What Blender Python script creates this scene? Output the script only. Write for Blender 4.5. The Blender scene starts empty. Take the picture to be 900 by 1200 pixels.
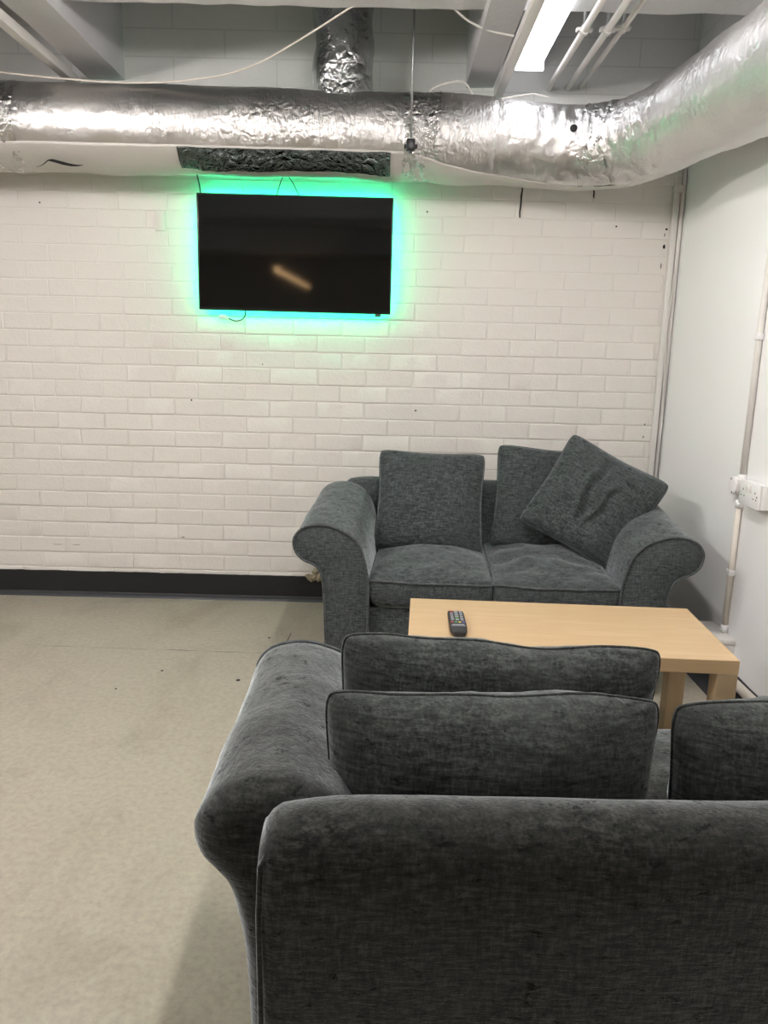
import bpy, bmesh, math, random
from mathutils import Vector, Matrix, noise, Euler
from mathutils.geometry import tessellate_polygon
PI = math.pi
random.seed(7)
sc = bpy.context.scene
COL = sc.collection

# ------------------------------------------------------------------ camera
CAM_H, F_PX, TH, YAW, ROLL = 1.247, 901.0, 0.21, -0.0038, 0.0229
cy_, sy_ = math.cos(YAW), math.sin(YAW)
fw = Vector((sy_*math.cos(TH), cy_*math.cos(TH), -math.sin(TH)))
rt = Vector((cy_, -sy_, 0)); dn = fw.cross(rt)
cr, sr = math.cos(ROLL), math.sin(ROLL)
r2 = cr*rt - sr*dn; d2 = sr*rt + cr*dn
cd = bpy.data.cameras.new('camera'); cam = bpy.data.objects.new('camera', cd); COL.objects.link(cam)
m = Matrix((( r2.x, -d2.x, -fw.x, 0), (r2.y, -d2.y, -fw.y, 0), (r2.z, -d2.z, -fw.z, CAM_H), (0, 0, 0, 1)))
cam.matrix_world = m
cd.sensor_fit = 'VERTICAL'; cd.sensor_height = 24.0; cd.lens = 24.0*F_PX/1200.0
cd.clip_start = 0.02; cd.clip_end = 60
sc.camera = cam

# ------------------------------------------------------------------ world, exposure
w = bpy.data.worlds.new('world'); sc.world = w; w.use_nodes = True
w.node_tree.nodes['Background'].inputs[0].default_value = (0.75, 0.85, 1.0, 1)
w.node_tree.nodes['Background'].inputs[1].default_value = 0.05
sc.view_settings.view_transform = 'Standard'; sc.view_settings.look = 'None'
sc.view_settings.gamma = 1.0; sc.view_settings.use_curve_mapping = False
sc.view_settings.exposure = 1.42
LAMP_VISIBLE = 1.7     # tube lamp over the corner
LAMP_ROOM = 36.0        # tube lamps over the rest of the room
LED = 29.0

# ------------------------------------------------------------------ materials
def mat(name, rgb=(0.5,0.5,0.5), rough=0.6, metal=0.0, spec=None, sheen=0.0, emit=None, estr=0.0, coat=0.0):
    M = bpy.data.materials.new(name); M.use_nodes = True
    b = M.node_tree.nodes['Principled BSDF']
    b.inputs['Base Color'].default_value = (*rgb, 1); b.inputs['Roughness'].default_value = rough
    b.inputs['Metallic'].default_value = metal
    if spec is not None: b.inputs['Specular IOR Level'].default_value = spec
    if sheen: b.inputs['Sheen Weight'].default_value = sheen
    if coat: b.inputs['Coat Weight'].default_value = coat
    if emit:
        b.inputs['Emission Color'].default_value = (*emit, 1); b.inputs['Emission Strength'].default_value = estr
    return M
class NT:
    def __init__(s, M): s.M = M; s.t = M.node_tree; s.b = s.t.nodes['Principled BSDF']
    def n(s, kind, **kw):
        nd = s.t.nodes.new(kind)
        for k, v in kw.items():
            if k.startswith('i_'): nd.inputs[k[2:].replace('_', ' ')].default_value = v
            else: setattr(nd, k, v)
        return nd
    def l(s, a, b): s.t.links.new(a, b)
    def coords(s, scale=(1,1,1), kind='Object', loc=(0,0,0)):
        tc = s.n('ShaderNodeTexCoord'); mp = s.n('ShaderNodeMapping')
        mp.inputs['Scale'].default_value = scale; mp.inputs['Location'].default_value = loc
        s.l(tc.outputs[kind], mp.inputs['Vector']); return mp.outputs[0]
    def noise(s, vec, scale, detail=4, rough=0.55, dist=0.0):
        nd = s.n('ShaderNodeTexNoise'); nd.inputs['Scale'].default_value = scale
        nd.inputs['Detail'].default_value = detail; nd.inputs['Roughness'].default_value = rough
        nd.inputs['Distortion'].default_value = dist
        s.l(vec, nd.inputs['Vector']); return nd.outputs['Fac']
    def ramp(s, fac, stops):
        r = s.n('ShaderNodeValToRGB'); e = r.color_ramp.elements
        while len(e) < len(stops): e.new(0.5)
        for i, (p, c) in enumerate(stops):
            e[i].position = p; e[i].color = (*c, 1) if len(c) == 3 else c
        s.l(fac, r.inputs[0]); return r.outputs[0]
    def mix(s, fac, a, b, mode='MIX'):
        x = s.n('ShaderNodeMix', data_type='RGBA', blend_type=mode)
        if isinstance(fac, (int, float)): x.inputs[0].default_value = fac
        else: s.l(fac, x.inputs[0])
        for i, v in ((6, a), (7, b)):
            if isinstance(v, tuple): x.inputs[i].default_value = (*v, 1)
            else: s.l(v, x.inputs[i])
        return x.outputs[2]
    def bump(s, h, strength=0.3, dist=0.01, normal=None):
        bn = s.n('ShaderNodeBump'); bn.inputs['Strength'].default_value = strength
        bn.inputs['Distance'].default_value = dist; s.l(h, bn.inputs['Height'])
        if normal: s.l(normal, bn.inputs['Normal'])
        return bn.outputs[0]
    def math(s, op, a, b=None, c=None):
        x = s.n('ShaderNodeMath', operation=op)
        for i, v in enumerate((a, b, c)):
            if v is None: continue
            if isinstance(v, (int, float)): x.inputs[i].default_value = v
            else: s.l(v, x.inputs[i])
        return x.outputs[0]
    def color(s, o): s.l(o, s.b.inputs['Base Color'])
    def normal(s, o): s.l(o, s.b.inputs['Normal'])

def painted(name, rgb, rgb2, rough=0.55, bs=0.25, sc1=1.6, fine=90):
    M = mat(name, rgb, rough); N = NT(M); v = N.coords()
    N.color(N.mix(N.noise(v, sc1, 5), rgb, rgb2))
    h = N.math('ADD', N.noise(v, fine, 3), N.math('MULTIPLY', N.noise(v, 9, 3), 1.5))
    N.normal(N.bump(h, bs, 0.004)); return M
M_brick = painted('white_painted_brick', (0.69, 0.655, 0.605), (0.75, 0.715, 0.665), 0.42, 0.35)
M_white = painted('white_wall_paint', (0.86, 0.85, 0.845), (0.82, 0.82, 0.81), 0.5, 0.15)
M_conc = painted('pale_painted_concrete', (0.60, 0.59, 0.60), (0.48, 0.48, 0.49), 0.7, 0.5)
M_beam = painted('white_painted_beam', (0.72, 0.72, 0.72), (0.6, 0.6, 0.6), 0.6, 0.4)
M_slab = painted('dark_slab', (0.26, 0.27, 0.30), (0.20, 0.21, 0.23), 0.8, 0.5)
M_black = painted('black_paint', (0.006, 0.0065, 0.0075), (0.012, 0.012, 0.013), 0.55, 0.3)
M_slate = painted('slate_skirting', (0.035, 0.036, 0.042), (0.05, 0.05, 0.055), 0.45, 0.1)
M_pvc = painted('white_plastic', (0.74, 0.72, 0.69), (0.66, 0.63, 0.59), 0.4, 0.08)
M_pvcdirty = painted('aged_cream_plastic', (0.62, 0.55, 0.46), (0.72, 0.68, 0.62), 0.45, 0.1, 6)
M_socket = mat('socket_plastic', (0.8, 0.79, 0.78), 0.3)
M_dark = mat('dark_hole', (0.01, 0.01, 0.01), 0.8)
M_blackpl = mat('black_plastic', (0.008, 0.008, 0.009), 0.35)
M_wire = mat('dark_wire', (0.02, 0.02, 0.02), 0.5)
M_steel = mat('galvanised_steel', (0.42, 0.43, 0.44), 0.4, 0.8)
M_screen = mat('tv_glass', (0.003, 0.0034, 0.0034), 0.05, spec=0.5)
M_bezel = mat('tv_bezel', (0.006, 0.006, 0.006), 0.25)
M_led = mat('led_green', (0, 0, 0), 0.5, emit=(0.0, 1.0, 0.40), estr=LED)
M_lamp = mat('lamp_diffuser', (0.8, 0.8, 0.8), 0.4, emit=(0.93, 0.95, 1.0), estr=LAMP_VISIBLE)
M_lamp2 = mat('lamp_diffuser_room', (0.8, 0.8, 0.8), 0.4, emit=(1.0, 0.955, 0.925), estr=LAMP_ROOM)
M_lamp3 = mat('lamp_diffuser_warm', (0.8, 0.7, 0.5), 0.4, emit=(1.0, 0.62, 0.3), estr=3.6)
M_rubber = mat('remote_rubber', (0.02, 0.02, 0.022), 0.5)
M_btn = mat('button_grey', (0.28, 0.29, 0.32), 0.5)
M_btn_r = mat('button_red', (0.45, 0.03, 0.03), 0.5)
M_btn_g = mat('button_green', (0.1, 0.3, 0.08), 0.5)
M_btn_y = mat('button_yellow', (0.6, 0.5, 0.15), 0.5)
M_btn_b = mat('button_violet', (0.15, 0.1, 0.45), 0.5)
M_rubble = painted('broken_plaster', (0.22, 0.18, 0.10), (0.5, 0.44, 0.32), 0.9, 0.6, 40)

# grey blockwork above the duct
M_block = mat('painted_blockwork', (0.3, 0.34, 0.33), 0.6); N = NT(M_block)
tc = N.n('ShaderNodeTexCoord'); sp = N.n('ShaderNodeSeparateXYZ'); N.l(tc.outputs['Object'], sp.inputs[0])
cb = N.n('ShaderNodeCombineXYZ'); N.l(N.math('ADD', sp.outputs[0], sp.outputs[1]), cb.inputs[0]); N.l(sp.outputs[2], cb.inputs[1])
bk = N.n('ShaderNodeTexBrick'); N.l(cb.outputs[0], bk.inputs['Vector'])
bk.inputs['Scale'].default_value = 1.0; bk.inputs['Brick Width'].default_value = 0.45; bk.inputs['Row Height'].default_value = 0.112
bk.inputs['Mortar Size'].default_value = 0.004; bk.inputs['Mortar Smooth'].default_value = 0.6
vv = N.coords()
base = N.mix(N.noise(vv, 3, 6), (0.60, 0.60, 0.58), (0.72, 0.72, 0.705))
N.color(N.mix(N.math('MULTIPLY', bk.outputs['Fac'], N.math('MULTIPLY', N.noise(vv, 2.3, 4), 0.5)), base, (0.25, 0.26, 0.26)))
N.normal(N.bump(bk.outputs['Fac'], -0.12, 0.003, N.bump(N.noise(vv, 60, 4), 0.4, 0.003)))

# floor
M_floor = mat('beige_floor', (0.4, 0.36, 0.29), 0.42, spec=0.4); N = NT(M_floor); v = N.coords()
big = N.ramp(N.noise(v, 0.9, 5, 0.6), [(0.3, (0.375, 0.34, 0.262)), (0.55, (0.40, 0.365, 0.29)), (0.75, (0.395, 0.34, 0.272))])
spk = N.ramp(N.noise(v, 55, 4, 0.7), [(0.3, (0.80, 0.80, 0.80)), (0.6, (1.0, 1.0, 1.0))])
stain = N.ramp(N.noise(N.coords((1.3, 0.8, 1), loc=(3, 1, 0)), 2.2, 6, 0.7, 0.6), [(0.35, (0.86, 0.85, 0.83)), (0.5, (1, 1, 1))])
N.color(N.mix(1.0, N.mix(1.0, big, spk, 'MULTIPLY'), stain, 'MULTIPLY'))
N.l(N.ramp(N.noise(v, 4, 4), [(0.3, (0.36,)*3), (0.7, (0.52,)*3)]), N.b.inputs['Roughness'])
N.normal(N.bump(N.noise(v, 70, 3), 0.05, 0.003))

# chenille fabric: short broken horizontal and vertical slubs, dark flecks
def fabric(name, base, light, dark, seed=0.0, sheen=0.6):
    M = mat(name, base, 0.9, spec=0.12, sheen=sheen); N = NT(M)
    N.b.inputs['Sheen Roughness'].default_value = 0.38
    N.b.inputs['Sheen Tint'].default_value = (0.84, 0.89, 0.92, 1)
    h1 = N.noise(N.coords((34, 34, 170), loc=(seed, 0, 0)), 1.0, 4, 0.7, 0.25)
    h2 = N.noise(N.coords((170, 170, 40), loc=(0, seed, 0)), 1.0, 3, 0.7, 0.25)
    cl = N.noise(N.coords((1, 1, 1), loc=(seed, seed, 0)), 6.5, 6, 0.7)
    fl = N.noise(N.coords((30, 30, 62), loc=(1, seed, 2)), 1.0, 5, 0.8, 0.3)
    s = N.math('ADD', N.math('MULTIPLY', h1, 0.6), N.math('MULTIPLY', h2, 0.40))
    c1 = N.ramp(s, [(0.37, dark), (0.5, base), (0.62, light)])
    c2 = N.mix(N.ramp(cl, [(0.38, (0,)*3), (0.62, (0.45,)*3)]), c1, base)
    c3 = N.mix(N.ramp(fl, [(0.33, (1.0,)*3), (0.43, (0,)*3)]), c2, dark)
    N.color(c3)
    sw = N.math('MULTIPLY', N.ramp(fl, [(0.34, (0.15,)*3), (0.43, (1.0,)*3)]), N.ramp(s, [(0.38, (0.66,)*3), (0.6, (1.0,)*3)]))
    sw = N.math('MULTIPLY', sw, N.ramp(cl, [(0.35, (0.85,)*3), (0.6, (1.0,)*3)]))
    N.l(N.math('MULTIPLY', sw, sheen*1.15), N.b.inputs['Sheen Weight'])
    N.normal(N.bump(s, 0.5, 0.004, N.bump(cl, 0.12, 0.02)))
    return M
M_fab = fabric('grey_chenille', (0.060, 0.068, 0.069), (0.115, 0.127, 0.128), (0.020, 0.023, 0.024))
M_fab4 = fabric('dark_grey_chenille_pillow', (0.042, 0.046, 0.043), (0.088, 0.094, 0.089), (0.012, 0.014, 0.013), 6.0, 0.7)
M_fab2 = fabric('grey_chenille_pillow', (0.052, 0.060, 0.060), (0.105, 0.117, 0.117), (0.016, 0.019, 0.020), 4.0, 0.5)
M_fab3 = fabric('grey_chenille_shaded', (0.021, 0.0215, 0.019), (0.050, 0.051, 0.046), (0.006, 0.0065, 0.006), 9.0, 1.1)  # near sofa: shade on its back put into a darker copy of the chenille
M_piping = fabric('piping_cord', (0.072, 0.080, 0.081), (0.12, 0.13, 0.13), (0.03, 0.034, 0.035), 2.0, 0.5)

# beech veneer
M_beech = mat('beech_veneer', (0.6, 0.42, 0.24), 0.38, spec=0.45); N = NT(M_beech)
g1 = N.noise(N.coords((1.2, 14, 14)), 2.0, 5, 0.6, 0.3); g2 = N.noise(N.coords((8, 160, 160)), 1.0, 3)
cA = N.ramp(g1, [(0.3, (0.56, 0.40, 0.235)), (0.5, (0.52, 0.365, 0.205)), (0.7, (0.59, 0.43, 0.26))])
N.color(N.mix(N.ramp(g2, [(0.35, (0.22,)*3), (0.6, (0,)*3)]), cA, (0.48, 0.30, 0.15)))
M_beechend = mat('beech_leg', (0.45, 0.33, 0.19), 0.45); N = NT(M_beechend)
g1 = N.noise(N.coords((40, 40, 2)), 1.0, 5, 0.6, 0.3)
N.color(N.ramp(g1, [(0.3, (0.40, 0.29, 0.17)), (0.7, (0.48, 0.355, 0.215))]))

# crinkled foil
def foil(name, rgb, r0, r1, s1=1.0, s2=0.8, rings=True):
    M = mat(name, rgb, 0.3, 1.0); N = NT(M)
    vx = N.coords((1, 1, 1)); 
    vo = N.n('ShaderNodeTexVoronoi', feature='DISTANCE_TO_EDGE'); vo.inputs['Scale'].default_value = 26
    dv = N.n('ShaderNodeVectorMath', operation='ADD'); nz = N.n('ShaderNodeTexNoise'); nz.inputs['Scale'].default_value = 14; nz.inputs['Detail'].default_value = 4
    N.l(vx, nz.inputs['Vector']); sv = N.n('ShaderNodeVectorMath', operation='SCALE'); sv.inputs['Scale'].default_value = 0.08
    N.l(nz.outputs['Color'], sv.inputs[0]); N.l(vx, dv.inputs[0]); N.l(sv.outputs[0], dv.inputs[1]); N.l(dv.outputs[0], vo.inputs['Vector'])
    wr = N.noise(N.coords((46, 9, 7)), 1.0, 5, 0.65, 0.8)      # wrinkles round the pipe
    fine = N.noise(vx, 75, 4, 0.6, 0.5)
    area = N.ramp(N.noise(vx, 2.1, 3, 0.5), [(0.40, (0.20,)*3), (0.62, (0.9,)*3)])
    h = N.math('ADD', N.math('MULTIPLY', vo.outputs['Distance'], 1.1), N.math('ADD', N.math('MULTIPLY', wr, 1.2 if rings else 0.4), N.math('MULTIPLY', fine, 0.35)))
    h = N.math('MULTIPLY', h, area)
    N.normal(N.bump(h, s1, 0.012*s2))
    N.l(N.ramp(N.noise(vx, 6, 4), [(0.3, (r0,)*3), (0.7, (r1,)*3)]), N.b.inputs['Roughness'])
    N.color(N.mix(N.noise(vx, 3.5, 5), rgb, tuple(c*0.82 for c in rgb)))
    return M
M_foil = foil('duct_foil', (0.78, 0.76, 0.75), 0.30, 0.48, 0.75, 0.7)
M_foil2 = foil('duct_foil_crumpled', (0.66, 0.68, 0.68), 0.16, 0.28, 0.8, 1.0, False)
M_foil4 = foil('duct_foil_creased', (0.76, 0.75, 0.74), 0.20, 0.32, 1.0, 1.1)
M_foil3 = foil('duct_foil_dark_reflection', (0.13, 0.15, 0.145), 0.10, 0.18, 1.0, 2.6, False)  # foil patch: the dark reflection is painted into the base colour
M_liner = painted('dull_duct_liner', (0.60, 0.575, 0.535), (0.52, 0.50, 0.46), 0.5, 0.5, 5, 30)
M_liner.node_tree.nodes['Principled BSDF'].inputs['Metallic'].default_value = 0.25

# ------------------------------------------------------------------ mesh helpers
def put(name, bm, material, parent=None, smooth=True, angle=None):
    me = bpy.data.meshes.new(name)
    bmesh.ops.recalc_face_normals(bm, faces=bm.faces)
    bm.to_mesh(me); bm.free()
    if material: me.materials.append(material)
    o = bpy.data.objects.new(name, me); COL.objects.link(o)
    if parent: o.parent = parent
    if smooth:
        for p in me.polygons: p.use_smooth = True
        if angle is not None: me.set_sharp_from_angle(angle=angle)
    return o
def tag(o, label=None, cat=None, group=None, kind=None):
    if label: o['label'] = label
    if cat: o['category'] = cat
    if group: o['group'] = group
    if kind: o['kind'] = kind
    return o
def thing(name, label, cat, loc=(0,0,0), rot=(0,0,0), group=None):
    o = bpy.data.objects.new(name, None); COL.objects.link(o); o.location = loc; o.rotation_euler = rot
    o.empty_display_size = 0.1
    return tag(o, label, cat, group)
def box(bm, x0, x1, y0, y1, z0, z1, bev=0.0, seg=2):
    vs = [bm.verts.new(c) for c in ((x0,y0,z0),(x1,y0,z0),(x1,y1,z0),(x0,y1,z0),(x0,y0,z1),(x1,y0,z1),(x1,y1,z1),(x0,y1,z1))]
    fs = [bm.faces.new([vs[i] for i in f]) for f in ((0,3,2,1),(4,5,6,7),(0,1,5,4),(1,2,6,5),(2,3,7,6),(3,0,4,7))]
    if bev:
        es = list({e for f in fs for e in f.edges})
        bmesh.ops.bevel(bm, geom=es, offset=bev, segments=seg, affect='EDGES', profile=0.5)
def bx(*a, **k):
    bm = bmesh.new(); box(bm, *a, **k); return bm
def frames(pts):
    pts = [Vector(p) for p in pts]; T = []
    for i in range(len(pts)):
        a = pts[max(i-1, 0)]; b = pts[min(i+1, len(pts)-1)]; T.append((b-a).normalized())
    up = Vector((0,0,1)) if abs(T[0].z) < 0.9 else Vector((0,1,0))
    n = (up - T[0]*up.dot(T[0])).normalized(); out = []
    for i, t in enumerate(T):
        n = (n - t*n.dot(t)).normalized(); out.append((pts[i], t, n, t.cross(n)))
    return out
def tube(bm, pts, r, seg=10, closed=False, caps=True):
    fr = frames(pts); rings = []
    for k, (p, t, n, b) in enumerate(fr):
        rr = r[k] if isinstance(r, (list, tuple)) else r
        rings.append([bm.verts.new(p + n*math.cos(2*PI*i/seg)*rr + b*math.sin(2*PI*i/seg)*rr) for i in range(seg)])
    K = len(rings)
    for k in range(K if closed else K-1):
        A, B = rings[k], rings[(k+1) % K]
        for i in range(seg): bm.faces.new((A[i], A[(i+1)%seg], B[(i+1)%seg], B[i]))
    if caps and not closed:
        bm.faces.new(rings[0][::-1]); bm.faces.new(rings[-1])
def tb(pts, r, seg=10, **k):
    bm = bmesh.new(); tube(bm, pts, r, seg, **k); return bm
def spline(P, n=8, closed=False):
    P = [Vector(p) for p in P]; out = []; K = len(P)
    for i in range(K if closed else K-1):
        if closed: p0, p1, p2, p3 = P[(i-1)%K], P[i], P[(i+1)%K], P[(i+2)%K]
        else: p0, p1, p2, p3 = P[max(i-1,0)], P[i], P[i+1], P[min(i+2,K-1)]
        for j in range(n):
            t = j/n
            out.append(0.5*((2*p1)+(p2-p0)*t+(2*p0-5*p1+4*p2-p3)*t*t+(3*p1-p0-3*p2+p3)*t**3))
    if not closed: out.append(P[-1])
    return out
def loft(bm, rings, cap0=True, cap1=True, closed=True):
    V = [[bm.verts.new(p) for p in r] for r in rings]; n = len(V[0])
    for A, B in zip(V, V[1:]):
        for i in range(n if closed else n-1): bm.faces.new((A[i], A[(i+1)%n], B[(i+1)%n], B[i]))
    if cap0: bm.faces.new(V[0][::-1])
    if cap1: bm.faces.new(V[-1])
    return V
def cyl(bm, c, axis, r, h, seg=24, bev=0.0):
    a = Vector(axis).normalized(); c = Vector(c)
    pts = [c, c+a*h]
    if bev: tube(bm, [c, c+a*(h-bev), c+a*(h-bev*0.3), c+a*h], [r, r, r-bev*0.3, r-bev], seg)
    else: tube(bm, pts, r, seg)
def nz(p, s, seed=0.0): return noise.noise(Vector(p)*s + Vector((seed, seed*1.7, seed*0.3)))

# ------------------------------------------------------------------ room
WY, WX, LX, BY, TOP = 3.675, 1.30, -5.5, -8.0, 2.78
S = 'structure'
tag(put('floor', bx(LX, WX, BY, WY, -0.08, 0.0), M_floor, smooth=False), kind=S)
tag(put('ceiling', bx(LX, WX, BY, WY+0.1, TOP, TOP+0.1), M_slab, smooth=False), kind=S)
# brick back wall: each brick a softened block on a mortar bed, in one wall mesh
BX0, BZ0, RH = 0.8926, 1.870, 0.0766
bm = bmesh.new()
ZT = 1.985
box(bm, LX, WX, WY+0.0035, WY+0.12, 0.0, ZT)
rnd = random.Random(3)
for c in range(-2, 25):
    zc = BZ0 - c*RH
    z0, z1 = max(zc-RH/2, 0.0), min(zc+RH/2, ZT-0.012)
    if z1 - z0 < 0.02: continue
    deep = min(1.0, max(0.25, (c-1)/9.0))             # courses get rougher further down the wall
    g = 0.0035 + 0.0015*deep
    x = BX0 - 0.225*30 + (0.1125 if c % 2 == 0 else 0.0) + rnd.uniform(-0.006, 0.006)
    while x < WX:
        x0, x1 = max(x, LX), min(x+0.225, WX)
        jx = rnd.uniform(0.0, 0.0025)
        if x1 - x0 > 0.03:
            pr = (rnd.uniform(-0.0012, 0.0012)*(0.4+deep) - 0.0008*deep)*(0.5+0.5*deep) + 0.0018*(1-deep)
            tl = rnd.uniform(-0.0003, 0.0014)*deep; tz = rnd.uniform(-0.0007, 0.0007)*(0.3+deep)
            X0, X1, Z0, Z1 = x0+g*0.35+jx, x1-g*0.35, z0+g*0.5+rnd.uniform(-.001,.001), z1-g*0.5+rnd.uniform(-.001,.001)
            b = 0.0022+0.0012*deep
            yb = WY+0.006
            nx, nzz = 6, 2
            rings = []
            def P(fx, fz, off, inx):
                xx = X0+inx + (X1-X0-2*inx)*fx; zz = Z0+inx + (Z1-Z0-2*inx)*fz
                wob = 0.0012*deep*noise.noise(Vector((xx*14, c*3.1, zz*14)))
                return Vector((xx, WY+pr+off+tl*(fz-0.5)+tz*(fx-0.5)+wob, zz + 0.0016*deep*noise.noise(Vector((xx*9, 5, c*2.3)))))
            def ring(off, inx, flat=False):
                pts = [P(i/nx, 0, off, inx) for i in range(nx)] + [P(1, 0, off, inx)] + [P(1, 1, off, inx)] + [P(i/nx, 1, off, inx) for i in range(nx-1, -1, -1)]
                if flat:
                    for p in pts: p.y = yb
                return pts
            V = loft(bm, [ring(0, 0, True), ring(b, 0), ring(b*0.3, b*0.3), ring(0, b)], cap0=False, cap1=False)
            L = V[-1]
            for i in range(nx):
                bm.faces.new((L[i], L[i+1], L[2*nx-i], L[2*nx+1-i]))
        x += 0.225 + rnd.uniform(-0.001, 0.001)
back = tag(put('wall_back', bm, M_brick, angle=math.radians(22)), kind=S)
# header course over the bricks then blockwork
tag(put('trim_1', bx(LX, WX, WY-0.004, WY+0.12, ZT, ZT+0.06, bev=0.004), M_brick, smooth=False), kind=S)
bm = bmesh.new(); box(bm, LX, WX, WY, WY+0.12, ZT+0.06, TOP)
tag(put('wall_upper', bm, M_block, smooth=False), kind=S)
bm = bmesh.new(); box(bm, WX, WX+0.12, BY, WY+0.12, 0, 2.36)
tag(put('wall_right', bm, M_white, smooth=False), kind=S)
bm = bmesh.new(); box(bm, WX, WX+0.12, BY, WY+0.12, 2.36, TOP)
tag(put('wall_upper_right', bm, M_block, smooth=False), kind=S)
tag(put('wall_left', bx(LX-0.12, LX, BY, WY+0.12, 0, TOP), M_white, smooth=False), kind=S)
tag(put('wall_front', bx(LX, WX, BY-0.12, BY, 0, TOP), M_white, smooth=False), kind=S)

# black painted band with a ragged top edge on the back wall, coved skirting below it
def ragged_band(x0, x1, y0, y1, ztop, n, axis):
    bm = bmesh.new(); rows = []
    for i in range(n+1):
        t = x0 + (x1-x0)*i/n
        z = ztop + 0.004*noise.noise(Vector((t*7, 1, 0))) + 0.002*noise.noise(Vector((t*31, 2, 0)))
        if axis == 'x': ring = [(t, y0, 0.012), (t, y0, z-0.001), (t, y0+(0.001 if y1>y0 else -0.001), z), (t, y1, z), (t, y1, 0.012)]
        else: ring = [(y0, t, 0.03), (y0, t, z-0.001), (y0+0.001, t, z), (y1, t, z), (y1, t, 0.03)]
        rows.append([Vector(p) for p in ring])
    loft(bm, rows); return bm
bb = tag(put('baseboard_back', ragged_band(LX, WX-0.012, WY-0.006, WY+0.003, 0.128, 260, 'x'), M_black, smooth=False), kind=S)
def cove(x0, x1, axis, s):
    prof = [(0.0, 0.0), (-0.018, 0.0), (-0.016, 0.004), (-0.008, 0.010), (-0.0065, 0.020), (-0.003, 0.023), (0.0, 0.023)]
    bm = bmesh.new(); rows = []
    for k in range(41):
        t = x0+(x1-x0)*k/40; j = 0.0015*noise.noise(Vector((t*5, 0, 3)))
        rows.append([Vector((t, s+p[0]+j, p[1])) if axis == 'x' else Vector((s+p[0]+j, t, p[1])) for p in prof])
    loft(bm, rows); return bm
tag(put('trim_2', cove(LX, WX-0.02, 'x', WY-0.0065), M_slate, angle=0.6), kind=S)
tag(put('baseboard_right', ragged_band(BY, WY-0.01, WX-0.010, WX-0.002, 0.10, 300, 'y'), M_black, smooth=False), kind=S)
bm = bmesh.new()
rows = []
for k in range(41):
    t = BY + (WY-0.02-BY)*k/40
    rows.append([Vector(p) for p in ((WX-0.010, t, 0.0), (WX-0.085, t, 0.0), (WX-0.082, t, 0.006), (WX-0.05, t, 0.009), (WX-0.018, t, 0.014), (WX-0.012, t, 0.035), (WX-0.010, t, 0.04))])
loft(bm, rows); tag(put('trim_3', bm, M_slate, angle=0.6), kind=S)

# floor seams and specks: thin dark lines lying on the floor
# seam positions measured once on the floor plane
def flat_strip(bm, pts, wd, zz=0.0006):
    P_ = [Vector(p) for p in pts]; L, Rr = [], []
    for i, p in enumerate(P_):
        t = (P_[min(i+1, len(P_)-1)]-P_[max(i-1, 0)]).normalized(); s = Vector((-t.y, t.x, 0))
        ww = (wd[i] if isinstance(wd, list) else wd)/2
        L.append(bm.verts.new((p.x+s.x*ww, p.y+s.y*ww, zz))); Rr.append(bm.verts.new((p.x-s.x*ww, p.y-s.y*ww, zz)))
    for i in range(len(L)-1): bm.faces.new((L[i], L[i+1], Rr[i+1], Rr[i]))
bm = bmesh.new()
A = Vector((-1.50, 3.015, 0)); B = Vector((-0.42, 2.985, 0))
pts = [A.lerp(B, i/40) + Vector((0, 0.006*noise.noise(Vector((i*0.35, 0, 0))), 0)) for i in range(41)]
flat_strip(bm, pts, [max(0.0006, 0.0045*(0.5+1.2*noise.noise(Vector((i*0.27, 4, 1))))*(1.0 if i > 14 else 0.5)) for i in range(41)])
flat_strip(bm, [(-0.425, 2.975, 0), (-0.42, 3.08, 0), (-0.412, 3.22, 0)], [0.001, 0.005, 0.003])
tag(put('trim_4', bm, M_dark, smooth=False), kind=S)
bm = bmesh.new()
for (x, y, r) in ((-0.55, 2.72, 0.008), (-0.50, 3.16, 0.006), (-0.86, 2.79, 0.005), (-0.245, 0.905, 0.01), (-0.98, 2.62, 0.004)):
    cyl(bm, (x, y, 0.0002), (0,0,1), r, 0.0012, 10)
tag(put('trim_5', bm, M_dark, smooth=False), kind=S)

# dark slots, chips and nail holes in the brick wall
bm = bmesh.new()
def slot(x, z0, z1, wd, lean=0.0):
    pts = []
    n = 6
    L = [bm.verts.new((x - wd/2*(0.4+0.9*abs(math.sin(i*1.9))) + lean*i/n, WY-0.0035, z0+(z1-z0)*i/n)) for i in range(n+1)]
    R_ = [bm.verts.new((x + wd/2*(0.4+0.9*abs(math.cos(i*1.3))) + lean*i/n, WY-0.0035, z0+(z1-z0)*i/n)) for i in range(n+1)]
    for i in range(n): bm.faces.new((L[i], L[i+1], R_[i+1], R_[i]))
slot(0.566, 1.835, 1.975, 0.007, 0.006); slot(0.894, 1.925, 1.972, 0.007, -0.002)
for (x, z, r) in ((0.150, 1.852, 0.004), (1.005, 1.807, 0.004), (-1.60, 1.855, 0.0035), (0.125, 0.960, 0.0045), (-0.94, 0.985, 0.004), (-0.60, 1.16, 0.003)):
    cyl(bm, (x, WY-0.001, z), (0,-1,0), r, 0.003, 8)
def chip(x, z, wx, wz, seed):
    c = bm.verts.new((x, WY-0.0045, z)); vs = []
    for i in range(9):
        a = 2*PI*i/9; k = 0.6+0.6*abs(noise.noise(Vector((seed, i*1.3, 0))))
        vs.append(bm.verts.new((x+wx*math.cos(a)*k, WY-0.004, z+wz*math.sin(a)*k)))
    for i in range(9): bm.faces.new((c, vs[i], vs[(i+1) % 9]))
chip(-1.00, 0.314, 0.012, 0.003, 1); chip(-1.62, 0.262, 0.04, 0.0015, 2); chip(-1.53, 0.262, 0.03, 0.0015, 2)
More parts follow.
